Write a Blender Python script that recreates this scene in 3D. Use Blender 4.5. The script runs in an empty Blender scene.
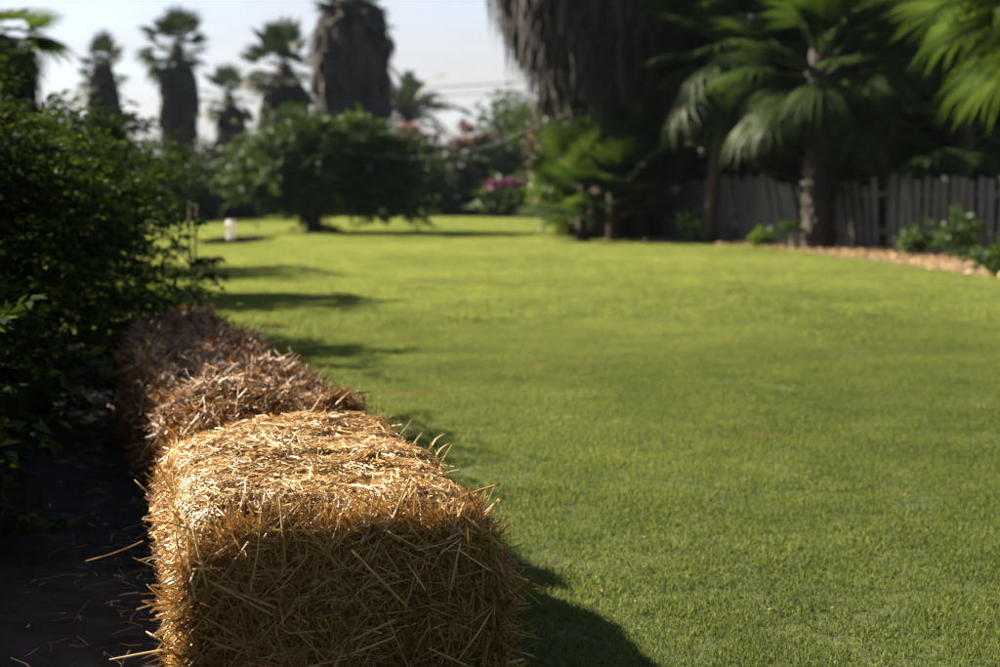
import bpy, math
import numpy as np
from mathutils import Vector, Matrix, Euler

# ------------------------------------------------------------------ camera, sky, sun, exposure
S = bpy.context.scene
COL = S.collection
CAM_H = 0.87
F_PX = 1389.0
PITCH = math.atan((333.5 - 190.0) / F_PX)
cam_d = bpy.data.cameras.new('camera')
cam = bpy.data.objects.new('camera', cam_d)
COL.objects.link(cam)
cam.location = (0, 0, CAM_H)
cam.rotation_euler = (math.pi / 2 - PITCH, 0, 0)
cam_d.sensor_width = 36.0
cam_d.lens = 50.0
cam_d.clip_start = 0.05
cam_d.clip_end = 5000
cam_d.dof.use_dof = True
cam_d.dof.focus_distance = 2.42
cam_d.dof.aperture_fstop = 3.8
S.camera = cam

SUN_EL = math.radians(33)
SUN_AZ = math.radians(60)            # to the left of the view direction
sun_dir = Vector((-math.sin(SUN_AZ) * math.cos(SUN_EL), math.cos(SUN_AZ) * math.cos(SUN_EL), math.sin(SUN_EL)))

W = bpy.data.worlds.new('World')
S.world = W
W.use_nodes = True
wn, wl = W.node_tree.nodes, W.node_tree.links
wn.clear()
wo = wn.new('ShaderNodeOutputWorld')
bg = wn.new('ShaderNodeBackground')
bg.inputs['Strength'].default_value = 0.05
sky = wn.new('ShaderNodeTexSky')
sky.sky_type = 'NISHITA'
sky.sun_disc = False
sky.sun_elevation = SUN_EL
sky.sun_rotation = -SUN_AZ
sky.air_density = 0.75
sky.dust_density = 1.0
sky.ozone_density = 1.0
# thin high cloud veil over the whole sky
tc = wn.new('ShaderNodeTexCoord')
mp = wn.new('ShaderNodeMapping'); mp.inputs['Scale'].default_value = (1.6, 1.6, 9.0)
nz = wn.new('ShaderNodeTexNoise'); nz.inputs['Scale'].default_value = 1.9; nz.inputs['Detail'].default_value = 6
nz.inputs['Roughness'].default_value = 0.58
rp = wn.new('ShaderNodeMapRange'); rp.inputs[1].default_value = 0.36; rp.inputs[2].default_value = 0.72
rp.inputs[3].default_value = 0.5; rp.inputs[4].default_value = 1.0
mx = wn.new('ShaderNodeMix'); mx.data_type = 'RGBA'
mx.inputs[7].default_value = (3.9, 3.82, 3.8, 1)
# the veil is seen along a longer path towards the horizon, so it thickens there
sz = wn.new('ShaderNodeSeparateXYZ'); wl.new(tc.outputs['Generated'], sz.inputs[0])
za = wn.new('ShaderNodeMath'); za.operation = 'ABSOLUTE'; wl.new(sz.outputs[2], za.inputs[0])
zb = wn.new('ShaderNodeMath'); zb.operation = 'ADD'; zb.inputs[1].default_value = 0.10; wl.new(za.outputs[0], zb.inputs[0])
zc = wn.new('ShaderNodeMath'); zc.operation = 'DIVIDE'; zc.inputs[0].default_value = 0.2; wl.new(zb.outputs[0], zc.inputs[1])
zd = wn.new('ShaderNodeMath'); zd.operation = 'MULTIPLY'; zd.use_clamp = True
wl.new(tc.outputs['Generated'], mp.inputs['Vector'])
wl.new(mp.outputs[0], nz.inputs['Vector'])
wl.new(nz.outputs['Fac'], rp.inputs[0])
wl.new(rp.outputs[0], zd.inputs[0]); wl.new(zc.outputs[0], zd.inputs[1]); wl.new(zd.outputs[0], mx.inputs[0])
wl.new(sky.outputs[0], mx.inputs[6])
wl.new(mx.outputs[2], bg.inputs['Color'])
wl.new(bg.outputs[0], wo.inputs['Surface'])

sl = bpy.data.lights.new('sun', 'SUN')
sl.energy = 5.0
sl.angle = math.radians(0.53)
sl.color = (1.0, 0.88, 0.70)
so = bpy.data.objects.new('sun', sl)
COL.objects.link(so)
so.rotation_euler = sun_dir.to_track_quat('Z', 'Y').to_euler()
so.location = (-20, 10, 20)

S.view_settings.view_transform = 'Standard'
S.view_settings.look = 'None'
S.view_settings.gamma = 1.0
S.view_settings.use_curve_mapping = False
S.view_settings.exposure = 2.0
S.render.engine = 'CYCLES'
S.cycles.use_denoising = True
S.cycles.max_bounces = 7
S.cycles.diffuse_bounces = 3
S.cycles.transmission_bounces = 4
S.cycles.caustics_reflective = False
S.cycles.caustics_refractive = False
S.cycles.sample_clamp_indirect = 6.0

rng = np.random.default_rng(11)

# ------------------------------------------------------------------ helpers
def at(px, py, Y):
    """world point seen at photo pixel (px, py) when it stands Y metres in front of the camera"""
    u = (px - 500.0) / F_PX
    v = (333.5 - py) / F_PX
    dy = math.cos(PITCH) + v * math.sin(PITCH)
    dz = -math.sin(PITCH) + v * math.cos(PITCH)
    k = Y / dy
    return Vector((u * k, Y, CAM_H + dz * k))

def tag(o, label=None, cat=None, group=None, kind=None):
    if label: o['label'] = label
    if cat: o['category'] = cat
    if group: o['group'] = group
    if kind: o['kind'] = kind
    return o

def mesh_np(name, V, Fs, rnd=None, smooth=False):
    """V (N,3); Fs one (M,k) array or a list of them; rnd one value per vertex"""
    if not isinstance(Fs, (list, tuple)): Fs = [Fs]
    Fs = [np.asarray(f, dtype=np.int32) for f in Fs if len(f)]
    V = np.asarray(V, dtype=np.float32)
    me = bpy.data.meshes.new(name)
    me.vertices.add(len(V))
    me.vertices.foreach_set('co', V.ravel())
    tot = np.concatenate([np.full(len(f), f.shape[1], np.int32) for f in Fs])
    idx = np.concatenate([f.ravel() for f in Fs])
    me.loops.add(len(idx))
    me.loops.foreach_set('vertex_index', idx)
    me.polygons.add(len(tot))
    st = np.concatenate([[0], np.cumsum(tot)[:-1]]).astype(np.int32)
    me.polygons.foreach_set('loop_start', st)
    if smooth:
        me.polygons.foreach_set('use_smooth', np.ones(len(tot), bool))
    if rnd is not None:
        a = me.attributes.new('rnd', 'FLOAT', 'POINT')
        a.data.foreach_set('value', np.asarray(rnd, np.float32))
    me.update(calc_edges=True)
    return me

def obj(name, me, mat=None, parent=None, loc=None):
    o = bpy.data.objects.new(name, me)
    COL.objects.link(o)
    if mat is not None and me is not None and not me.materials: me.materials.append(mat)
    if parent is not None: o.parent = parent
    if loc is not None: o.location = loc
    return o

def empty(name, loc, label, cat, group=None, rz=0.0):
    o = bpy.data.objects.new(name, None)
    COL.objects.link(o)
    o.location = loc
    o.rotation_euler = (0, 0, rz)
    o.empty_display_size = 0.1
    return tag(o, label, cat, group)

class MB:
    """collects pieces into one mesh"""
    def __init__(s): s.V = []; s.F = []; s.R = []; s.n = 0
    def add(s, V, F, rnd=0.5):
        V = np.asarray(V, float)
        s.V.append(V)
        for f in (F if isinstance(F, list) else [F]):
            s.F.append(np.asarray(f, np.int32) + s.n)
        s.R.append(np.full(len(V), rnd) if np.isscalar(rnd) else np.asarray(rnd))
        s.n += len(V)
    def mesh(s, name, smooth=False):
        ks = {}
        for f in s.F: ks.setdefault(f.shape[1], []).append(f)
        return mesh_np(name, np.concatenate(s.V), [np.concatenate(v) for v in ks.values()], np.concatenate(s.R), smooth)

def tube(P, R, n=8, caps=True, wob=0.0, rg=None):
    P = np.asarray(P, float); R = np.asarray(R, float) * np.ones(len(P))
    T = np.gradient(P, axis=0); T /= np.linalg.norm(T, axis=1)[:, None] + 1e-9
    ref = np.array([0.0, 0, 1]) if abs(T[0][2]) < 0.9 else np.array([1.0, 0, 0])
    A = np.cross(T, ref); A /= np.linalg.norm(A, axis=1)[:, None] + 1e-9
    B = np.cross(T, A)
    a = np.linspace(0, 2 * np.pi, n, endpoint=False)
    rr = R[:, None] * np.ones((1, n))
    if wob and rg is not None: rr = rr * (1 + wob * rg.normal(size=rr.shape))
    V = P[:, None, :] + rr[..., None] * (np.cos(a)[None, :, None] * A[:, None, :] + np.sin(a)[None, :, None] * B[:, None, :])
    m = len(P)
    i = np.arange(m - 1)[:, None] * n; j = np.arange(n)[None, :]; j2 = (j + 1) % n
    Q = np.stack([i + j, i + j2, i + n + j2, i + n + j], -1).reshape(-1, 4)
    V = V.reshape(-1, 3); F = [Q]
    if caps:
        V = np.concatenate([V, P[:1], P[-1:]]); c0, c1 = m * n, m * n + 1
        k = np.arange(n)
        F.append(np.stack([np.full(n, c0), (k + 1) % n, k], -1))
        F.append(np.stack([np.full(n, c1), (m - 1) * n + k, (m - 1) * n + (k + 1) % n], -1))
    return V, F

def unit(v): return v / (np.linalg.norm(v, axis=-1, keepdims=True) + 1e-9)

# ------------------------------------------------------------------ materials
def mat_base(name):
    m = bpy.data.materials.new(name); m.use_nodes = True
    n = m.node_tree.nodes; l = m.node_tree.links
    p = n['Principled BSDF']
    return m, n, l, p

def ramp(n, stops):
    r = n.new('ShaderNodeValToRGB'); e = r.color_ramp.elements
    e[0].position, e[0].color = stops[0][0], (*stops[0][1], 1)
    e[1].position, e[1].color = stops[-1][0], (*stops[-1][1], 1)
    for pos, c in stops[1:-1]:
        x = e.new(pos); x.color = (*c, 1)
    return r

def leaf_mat(name, stops, rough=0.45, trans=0.35, tint=(1.25, 1.25, 0.55), spec=0.5):
    """thin leaf: per-leaf colour, glossy coat, light passing through"""
    m, n, l, p = mat_base(name)
    at_ = n.new('ShaderNodeAttribute'); at_.attribute_name = 'rnd'
    r = ramp(n, stops)
    l.new(at_.outputs['Fac'], r.inputs[0])
    l.new(r.outputs[0], p.inputs['Base Color'])
    p.inputs['Roughness'].default_value = rough
    p.inputs['Specular IOR Level'].default_value = spec
    if trans > 0:
        t = n.new('ShaderNodeBsdfTranslucent')
        mu = n.new('ShaderNodeMix'); mu.data_type = 'RGBA'; mu.blend_type = 'MULTIPLY'; mu.inputs[0].default_value = 1
        mu.inputs[7].default_value = (*tint, 1)
        l.new(r.outputs[0], mu.inputs[6]); l.new(mu.outputs[2], t.inputs['Color'])
        ms = n.new('ShaderNodeMixShader'); ms.inputs[0].default_value = trans
        l.new(p.outputs[0], ms.inputs[1]); l.new(t.outputs[0], ms.inputs[2])
        l.new(ms.outputs[0], n['Material Output'].inputs[0])
    return m

def rough_mat(name, c0, c1, scale=6.0, rough=0.85, bump=0.3, stretch=(1, 1, 1), detail=6, spec=0.25):
    m, n, l, p = mat_base(name)
    t = n.new('ShaderNodeTexCoord'); mp_ = n.new('ShaderNodeMapping'); mp_.inputs['Scale'].default_value = stretch
    z = n.new('ShaderNodeTexNoise'); z.inputs['Scale'].default_value = scale; z.inputs['Detail'].default_value = detail
    z.inputs['Roughness'].default_value = 0.65
    r = ramp(n, [(0.32, c0), (0.68, c1)])
    b = n.new('ShaderNodeBump'); b.inputs['Strength'].default_value = bump; b.inputs['Distance'].default_value = 0.02
    oi = n.new('ShaderNodeObjectInfo')
    ad = n.new('ShaderNodeVectorMath'); ad.operation = 'ADD'
    sc = n.new('ShaderNodeVectorMath'); sc.operation = 'SCALE'; sc.inputs[3].default_value = 37.0
    cb = n.new('ShaderNodeCombineXYZ')
    l.new(oi.outputs['Random'], cb.inputs[0]); l.new(cb.outputs[0], sc.inputs[0])
    l.new(t.outputs['Object'], ad.inputs[0]); l.new(sc.outputs[0], ad.inputs[1])
    l.new(ad.outputs[0], mp_.inputs['Vector']); l.new(mp_.outputs[0], z.inputs['Vector'])
    l.new(z.outputs['Fac'], r.inputs[0]); l.new(r.outputs[0], p.inputs['Base Color'])
    l.new(z.outputs['Fac'], b.inputs['Height']); l.new(b.outputs[0], p.inputs['Normal'])
    p.inputs['Roughness'].default_value = rough
    p.inputs['Specular IOR Level'].default_value = spec
    return m

def grass_colour(n, l):
    """lawn colour by place: green, paler worn areas and a few dry brown spots"""
    g = n.new('ShaderNodeNewGeometry')
    z1 = n.new('ShaderNodeTexNoise'); z1.inputs['Scale'].default_value = 0.33; z1.inputs['Detail'].default_value = 4
    z2 = n.new('ShaderNodeTexNoise'); z2.inputs['Scale'].default_value = 2.6; z2.inputs['Detail'].default_value = 5
    z3 = n.new('ShaderNodeTexNoise'); z3.inputs['Scale'].default_value = 1.15; z3.inputs['Detail'].default_value = 7
    z3.inputs['Roughness'].default_value = 0.62
    for z in (z1, z2, z3): l.new(g.outputs['Position'], z.inputs['Vector'])
    return z1, z2, z3

def grass_mat(name, trans):
    m, n, l, p = mat_base(name)
    z1, z2, z3 = grass_colour(n, l)
    r1 = ramp(n, [(0.30, (0.066, 0.102, 0.026)), (0.46, (0.094, 0.132, 0.034)), (0.60, (0.158, 0.208, 0.060)), (0.80, (0.265, 0.306, 0.110))])
    # lusher by the bales; outward drier, and paled in colour for the backlit glow
    g2 = n.new('ShaderNodeNewGeometry'); sy = n.new('ShaderNodeSeparateXYZ'); l.new(g2.outputs['Position'], sy.inputs[0])
    mr = n.new('ShaderNodeMapRange'); mr.interpolation_type = 'SMOOTHSTEP'
    mr.inputs[1].default_value = 2.0; mr.inputs[2].default_value = 16.0; mr.inputs[3].default_value = -0.06; mr.inputs[4].default_value = 0.12
    l.new(sy.outputs[1], mr.inputs[0])
    zs = n.new('ShaderNodeMapRange'); zs.inputs[1].default_value = 0.0; zs.inputs[2].default_value = 1.0; zs.inputs[3].default_value = 0.29; zs.inputs[4].default_value = 0.71
    l.new(z1.outputs['Fac'], zs.inputs[0])
    am = n.new('ShaderNodeMath'); am.operation = 'ADD'; l.new(zs.outputs[0], am.inputs[0]); l.new(mr.outputs[0], am.inputs[1])
    l.new(am.outputs[0], r1.inputs[0])
    a = n.new('ShaderNodeAttribute'); a.attribute_name = 'rnd'
    r2 = ramp(n, [(0.0, (0.62, 0.72, 0.6)), (0.55, (1.0, 1.0, 1.0)), (0.9, (1.2, 1.1, 1.1)), (1.0, (1.8, 1.35, 1.5))])
    l.new(a.outputs['Fac'], r2.inputs[0])
    mu = n.new('ShaderNodeMix'); mu.data_type = 'RGBA'; mu.blend_type = 'MULTIPLY'; mu.inputs[0].default_value = 1
    l.new(r1.outputs[0], mu.inputs[6]); l.new(r2.outputs[0], mu.inputs[7])
    # mid-scale mottling
    r4 = ramp(n, [(0.33, (0.84, 0.87, 0.86)), (0.66, (1.14, 1.10, 1.1))])
    l.new(z2.outputs['Fac'], r4.inputs[0])
    mu2 = n.new('ShaderNodeMix'); mu2.data_type = 'RGBA'; mu2.blend_type = 'MULTIPLY'; mu2.inputs[0].default_value = 1
    l.new(mu.outputs[2], mu2.inputs[6]); l.new(r4.outputs[0], mu2.inputs[7])
    # dry spots
    r3 = ramp(n, [(0.62, (0, 0, 0)), (0.74, (1, 1, 1))])
    l.new(z3.outputs['Fac'], r3.inputs[0])
    dm = n.new('ShaderNodeMix'); dm.data_type = 'RGBA'
    l.new(r3.outputs[0], dm.inputs[0]); l.new(mu2.outputs[2], dm.inputs[6]); dm.inputs[7].default_value = (0.185, 0.125, 0.058, 1)
    l.new(dm.outputs[2], p.inputs['Base Color'])
    p.inputs['Roughness'].default_value = 0.6
    p.inputs['Specular IOR Level'].default_value = 0.22
    if trans:
        t = n.new('ShaderNodeBsdfTranslucent')
        mt = n.new('ShaderNodeMix'); mt.data_type = 'RGBA'; mt.blend_type = 'MULTIPLY'; mt.inputs[0].default_value = 1
        mt.inputs[7].default_value = (1.55, 1.42, 0.9, 1)
        l.new(dm.outputs[2], mt.inputs[6]); l.new(mt.outputs[2], t.inputs['Color'])
        ms = n.new('ShaderNodeMixShader'); ms.inputs[0].default_value = trans
        l.new(p.outputs[0], ms.inputs[1]); l.new(t.outputs[0], ms.inputs[2])
        l.new(ms.outputs[0], n['Material Output'].inputs[0])
    return m

M = {}
M['grass'] = grass_mat('grass_blades', 0.52)
M['lawn'] = rough_mat('lawn_thatch', (0.045, 0.060, 0.016), (0.085, 0.095, 0.03), 18, 0.95, 0.5)
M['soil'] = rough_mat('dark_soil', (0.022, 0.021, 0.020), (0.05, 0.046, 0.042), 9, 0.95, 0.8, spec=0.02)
M['post_shade'] = rough_mat('painted_shade', (0.005, 0.005, 0.004), (0.011, 0.010, 0.009), 9, 0.95, 0.5, spec=0.0)  # near-black colour for the painted shadow round the white post
M['ground'] = rough_mat('far_ground', (0.03, 0.032, 0.018), (0.05, 0.045, 0.028), 0.6, 0.95, 0.3)
M['mulch'] = rough_mat('mulch_bed', (0.10, 0.066, 0.04), (0.22, 0.15, 0.085), 14, 0.9, 0.8)
M['litter'] = leaf_mat('dry_leaf_litter', [(0, (0.14, 0.085, 0.045)), (0.5, (0.36, 0.235, 0.11)), (1, (0.56, 0.42, 0.23))], 0.6, 0.15, (1.1, 0.9, 0.6))
M['straw'] = leaf_mat('straw', [(0, (0.13, 0.062, 0.020)), (0.25, (0.33, 0.190, 0.060)), (0.55, (0.55, 0.345, 0.120)), (0.85, (0.72, 0.53, 0.24)), (1, (0.82, 0.70, 0.46))], 0.38, 0.12, (1.1, 0.88, 0.55), 0.55)
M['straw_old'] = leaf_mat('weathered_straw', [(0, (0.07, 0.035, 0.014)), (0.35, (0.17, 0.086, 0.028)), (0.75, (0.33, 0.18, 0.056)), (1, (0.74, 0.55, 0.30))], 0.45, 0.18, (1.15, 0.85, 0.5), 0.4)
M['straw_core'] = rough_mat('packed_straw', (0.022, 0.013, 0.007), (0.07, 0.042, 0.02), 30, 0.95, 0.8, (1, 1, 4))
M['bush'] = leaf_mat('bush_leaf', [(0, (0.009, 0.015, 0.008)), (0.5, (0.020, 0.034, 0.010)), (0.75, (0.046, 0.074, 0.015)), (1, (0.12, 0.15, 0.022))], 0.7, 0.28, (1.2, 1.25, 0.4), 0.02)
M['tree'] = leaf_mat('tree_leaf', [(0, (0.020, 0.040, 0.010)), (0.6, (0.045, 0.080, 0.016)), (1, (0.085, 0.125, 0.028))], 0.55, 0.3, (1.25, 1.25, 0.55), 0.2)
M['dark_tree'] = leaf_mat('dark_evergreen_leaf', [(0, (0.026, 0.038, 0.022)), (0.7, (0.052, 0.074, 0.032)), (1, (0.09, 0.12, 0.04))], 0.5, 0.15, (1.25, 1.25, 0.55), 0.3)
M['pale_shrub'] = leaf_mat('light_green_leaf', [(0, (0.05, 0.085, 0.015)), (0.6, (0.09, 0.14, 0.025)), (1, (0.15, 0.20, 0.04))], 0.4, 0.35)
M['rust_shrub'] = leaf_mat('rust_bracts', [(0, (0.06, 0.035, 0.025)), (0.5, (0.15, 0.075, 0.05)), (1, (0.24, 0.13, 0.085))], 0.6, 0.25, (1.2, 0.9, 0.8))
M['pink'] = leaf_mat('pink_petal', [(0, (0.12, 0.03, 0.08)), (1, (0.26, 0.07, 0.17))], 0.5, 0.4, (1.2, 0.8, 1.1))
M['frond'] = leaf_mat('fan_frond', [(0, (0.018, 0.034, 0.012)), (0.6, (0.037, 0.064, 0.017)), (0.9, (0.070, 0.10, 0.024)), (1, (0.14, 0.11, 0.05))], 0.5, 0.42, (1.4, 1.45, 0.5), 0.08)
M['far_frond'] = leaf_mat('far_palm_frond', [(0, (0.020, 0.032, 0.018)), (1, (0.045, 0.065, 0.030))], 0.6, 0.16, (1.25, 1.25, 0.55), 0.2)
M['dead'] = leaf_mat('dead_frond', [(0, (0.020, 0.016, 0.014)), (0.6, (0.027, 0.023, 0.021)), (1, (0.055, 0.038, 0.027))], 0.85, 0.06, (1, 0.8, 0.6))
M['palm_bark'] = rough_mat('palm_bark', (0.03, 0.022, 0.017), (0.09, 0.066, 0.048), 9, 0.9, 1.0, (1, 1, 3))
M['bark'] = rough_mat('bark', (0.035, 0.028, 0.022), (0.10, 0.08, 0.06), 12, 0.9, 0.8, (1, 1, 0.3))
M['fence'] = rough_mat('weathered_board', (0.07, 0.067, 0.066), (0.155, 0.150, 0.147), 14, 0.85, 0.5, (1, 1, 0.12))
M['white'] = leaf_mat('white_plastic', [(0, (0.78, 0.77, 0.74)), (1, (0.84, 0.83, 0.80))], 0.4, 0.45, (1.0, 0.98, 0.92))
M['cable'] = rough_mat('pale_cable', (0.20, 0.20, 0.20), (0.28, 0.28, 0.28), 20, 0.5, 0.1)
M['wire'] = rough_mat('dark_wire', (0.03, 0.03, 0.03), (0.05, 0.05, 0.05), 20, 0.5, 0.1)

# ------------------------------------------------------------------ ground, lawn, beds
def flat_poly(name, pts, z, mat, kind='structure'):
    me = bpy.data.meshes.new(name)
    me.from_pydata([(x, y, z) for x, y in pts], [], [list(range(len(pts)))])
    o = obj(name, me, mat)
    return tag(o, kind=kind)

g = flat_poly('ground', [(-1500, -1500), (1500, -1500), (1500, 1500), (-1500, 1500)], -0.008, M['ground'])
tag(g, 'bare dark earth reaching away beyond the lawn and hedges', 'ground')
LAWN_L = [(0.35, 0.3), (0.02, 1.6), (-0.22, 2.3), (-0.50, 3.0), (-0.80, 3.9), (-1.22, 5.2), (-1.75, 6.6), (-2.5, 8.4), (-3.3, 11.0), (-4.6, 14.5), (-7.2, 17.5), (-12, 20), (-22, 23)]
LAWN_R = [(-22, 47), (-6, 50), (4, 53), (3.2, 40), (1.1, 30), (1.05, 26.3), (1.75, 24.2), (2.35, 22.9), (3.75, 20.9), (4.3, 18.2), (4.85, 13.6), (5.4, 9.5), (5.4, 0.3)]
lawn = flat_poly('lawn', LAWN_L + LAWN_R, 0.0, M['lawn'])
tag(lawn, 'sunlit mown green lawn running back to the hedges', 'lawn')
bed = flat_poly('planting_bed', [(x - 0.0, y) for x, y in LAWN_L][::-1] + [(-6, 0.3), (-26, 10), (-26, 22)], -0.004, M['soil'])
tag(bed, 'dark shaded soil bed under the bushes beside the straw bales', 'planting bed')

# mulch bed along the fence: thin uneven slab
FENCE_LINE = [(1.5, 28.6), (3.6, 22.8), (6.4, 17.8), (7.3, 16.2)]
mb_pts = [(1.05, 26.3), (1.75, 24.2), (2.35, 22.9), (3.75, 20.9), (4.3, 18.2), (4.85, 13.6), (5.1, 11.5), (8.6, 11.5), (8.2, 16.0), (7.0, 18.4), (4.2, 23.4), (2.1, 28.8), (1.3, 28.8)]
mul = flat_poly('mulch_bed', mb_pts, 0.012, M['mulch'])
tag(mul, 'brown mulch strip along the foot of the fence', 'mulch bed')

# ---- mown grass, scattered by geometry nodes over the lawn sheet
def blade_patch(n, rad, h0, h1, w0, w1, rg, lean0=0.15, lean1=1.15):
    r = rad * np.sqrt(rg.random(n)); a = rg.random(n) * 2 * np.pi
    b = np.stack([r * np.cos(a), r * np.sin(a), np.zeros(n)], 1)
    az = rg.random(n) * 2 * np.pi
    lean = rg.uniform(lean0, lean1, n)
    L = rg.uniform(h0, h1, n); w = rg.uniform(w0, w1, n) / 2
    d = np.stack([np.cos(az), np.sin(az), np.zeros(n)], 1)
    s = np.stack([-np.sin(az), np.cos(az), np.zeros(n)], 1)
    tw = rg.normal(0, 0.5, n)[:, None]
    s = unit(s + tw * d)
    m = b + d * (np.sin(lean * 0.6) * L * 0.55)[:, None] + np.array([0, 0, 1]) * (np.cos(lean * 0.6) * L * 0.55)[:, None]
    t = m + d * (np.sin(lean * 1.3) * L * 0.5)[:, None] + np.array([0, 0, 1]) * (np.cos(lean * 1.3) * L * 0.5)[:, None]
    sw = s * w[:, None]
    V = np.stack([b - sw, b + sw, m + sw * 0.8, m - sw * 0.8, t], 1).reshape(-1, 3)
    o = np.arange(n)[:, None] * 5
    Q = o + np.array([[0, 1, 2, 3]]); T = o + np.array([[3, 2, 4]])
    return V, [Q, T], np.repeat(rg.random(n), 5)

def grass_object(name, label, patch, dens, dist, y0, y1, seed):
    V, F, R = patch
    o = obj(name, mesh_np(name, V, F, R), M['grass'])
    tag(o, label, 'grass', kind='stuff')
    ng = bpy.data.node_groups.new(name, 'GeometryNodeTree')
    ng.interface.new_socket('Geometry', in_out='INPUT', socket_type='NodeSocketGeometry')
    ng.interface.new_socket('Geometry', in_out='OUTPUT', socket_type='NodeSocketGeometry')
    N, L = ng.nodes, ng.links
    gi, go = N.new('NodeGroupInput'), N.new('NodeGroupOutput')
    oi = N.new('GeometryNodeObjectInfo'); oi.inputs[0].default_value = lawn
    dp = N.new('GeometryNodeDistributePointsOnFaces'); dp.distribute_method = 'POISSON'
    dp.inputs['Density Max'].default_value = dens; dp.inputs['Seed'].default_value = seed
    dp.inputs['Distance Min'].default_value = dist
    # keep to a depth range, with a soft random border
    ps = N.new('GeometryNodeInputPosition'); sx = N.new('ShaderNodeSeparateXYZ')
    c0 = N.new('FunctionNodeCompare'); c0.operation = 'GREATER_THAN'; c0.inputs[1].default_value = y0
    c1 = N.new('FunctionNodeCompare'); c1.operation = 'LESS_THAN'; c1.inputs[1].default_value = y1
    bm_ = N.new('FunctionNodeBooleanMath'); bm_.operation = 'AND'
    # and to a wedge around the direction of view, wide enough for a step aside
    ab = N.new('ShaderNodeMath'); ab.operation = 'ABSOLUTE'
    ml = N.new('ShaderNodeMath'); ml.operation = 'MULTIPLY_ADD'; ml.inputs[1].default_value = 0.48; ml.inputs[2].default_value = 2.0
    c2 = N.new('FunctionNodeCompare'); c2.operation = 'LESS_THAN'
    b2 = N.new('FunctionNodeBooleanMath'); b2.operation = 'AND'
    ip = N.new('GeometryNodeInstanceOnPoints')
    rv = N.new('FunctionNodeRandomValue'); rv.data_type = 'FLOAT_VECTOR'
    rv.inputs[0].default_value = (-0.05, -0.05, 0); rv.inputs[1].default_value = (0.05, 0.05, 6.283)
    rs = N.new('FunctionNodeRandomValue'); rs.data_type = 'FLOAT'
    rs.inputs[2].default_value = 0.8; rs.inputs[3].default_value = 1.2
    L.new(oi.outputs['Geometry'], dp.inputs['Mesh'])
    L.new(ps.outputs[0], sx.inputs[0])
    jr = N.new('FunctionNodeRandomValue'); jr.data_type = 'FLOAT'; jr.inputs[2].default_value = -1.8; jr.inputs[3].default_value = 1.8
    ja = N.new('ShaderNodeMath'); ja.operation = 'ADD'
    L.new(sx.outputs[1], ja.inputs[0]); L.new(jr.outputs[1], ja.inputs[1])
    L.new(ja.outputs[0], c0.inputs[0]); L.new(ja.outputs[0], c1.inputs[0])
    L.new(c0.outputs[0], bm_.inputs[0]); L.new(c1.outputs[0], bm_.inputs[1])
    L.new(sx.outputs[0], ab.inputs[0]); L.new(sx.outputs[1], ml.inputs[0])
    L.new(ab.outputs[0], c2.inputs[0]); L.new(ml.outputs[0], c2.inputs[1])
    L.new(bm_.outputs[0], b2.inputs[0]); L.new(c2.outputs[0], b2.inputs[1])
    L.new(dp.outputs['Points'], ip.inputs['Points']); L.new(b2.outputs[0], ip.inputs['Selection'])
    L.new(gi.outputs[0], ip.inputs['Instance'])
    L.new(rv.outputs[0], ip.inputs['Rotation']); L.new(rs.outputs[1], ip.inputs['Scale'])
    L.new(ip.outputs[0], go.inputs[0])
    md = o.modifiers.new('scatter', 'NODES'); md.node_group = ng
    return o

grass_object('lawn_grass', 'short mown grass blades of the lawn close to the bales',
             blade_patch(1900, 0.16, 0.006, 0.018, 0.0013, 0.0026, rng, 0.2, 1.45), 220.0, 0.115, -1.0, 10.5, 3)
grass_object('lawn_grass', 'short mown grass blades farther out across the lawn',
             blade_patch(3200, 0.42, 0.009, 0.024, 0.003, 0.006, rng, 0.1, 1.25), 40.0, 0.27, 9.5, 56.0, 5)

# ------------------------------------------------------------------ straw bales
def bale_surface(c, hgt, bulge, skew, front_drop=0.0):
    """c: footprint corners FL, FR, BR, BL.  returns f(face, u, v) -> point, normal, tangents"""
    FL, FR, BR, BL = [np.array([*p, 0.0]) for p in c]
    def vol(a, b, h):
        a = np.asarray(a)[..., None]; b = np.asarray(b)[..., None]; h = np.asarray(h)[..., None]
        p = (FL * (1 - a) + FR * a) * (1 - b) + (BL * (1 - a) + BR * a) * b
        cx = (FL + FR + BR + BL) / 4
        side = 1 + bulge * (4 * h * (1 - h)) + skew * (1 - h)
        p = cx + (p - cx) * side
        top = hgt * h * (1 + 0.025 * (np.sin(np.pi * np.clip(a, 0, 1)) * np.sin(np.pi * np.clip(b, 0, 1)) - 0.5))
        # rounded upper corners
        ea = np.abs(a - 0.5) * 2; eb = np.abs(b - 0.5) * 2
        top = top - 0.028 * h ** 3 * (ea ** 12 + eb ** 14)
        top = top - front_drop * h ** 2 * np.exp(-np.clip(b, 0, 1) / 0.06)
        p = p.copy(); p[..., 2:3] = top
        return p
    return vol

def lumps(p, amp, seed):
    q = p * 9.0 + seed
    fine = 0.45 * np.sin(q[..., 0] * 4.1 + 2 * np.sin(q[..., 1] * 2.9)) * np.sin(q[..., 1] * 3.7 + q[..., 2] * 4.3)
    return amp * fine + amp * (np.sin(q[..., 0] * 1.3 + np.cos(q[..., 1] * 1.7)) + np.sin(q[..., 1] * 1.9 + q[..., 2] * 2.3) + np.sin(q[..., 2] * 1.7 + q[..., 0] * 2.1)) / 3

FACES = {'top': (lambda u, v: (u, v, np.ones_like(u))), 'front': (lambda u, v: (u, np.zeros_like(u), v)), 'back': (lambda u, v: (u, np.ones_like(u), v)),
         'left': (lambda u, v: (np.zeros_like(u), u, v)), 'right': (lambda u, v: (np.ones_like(u), u, v))}

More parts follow.
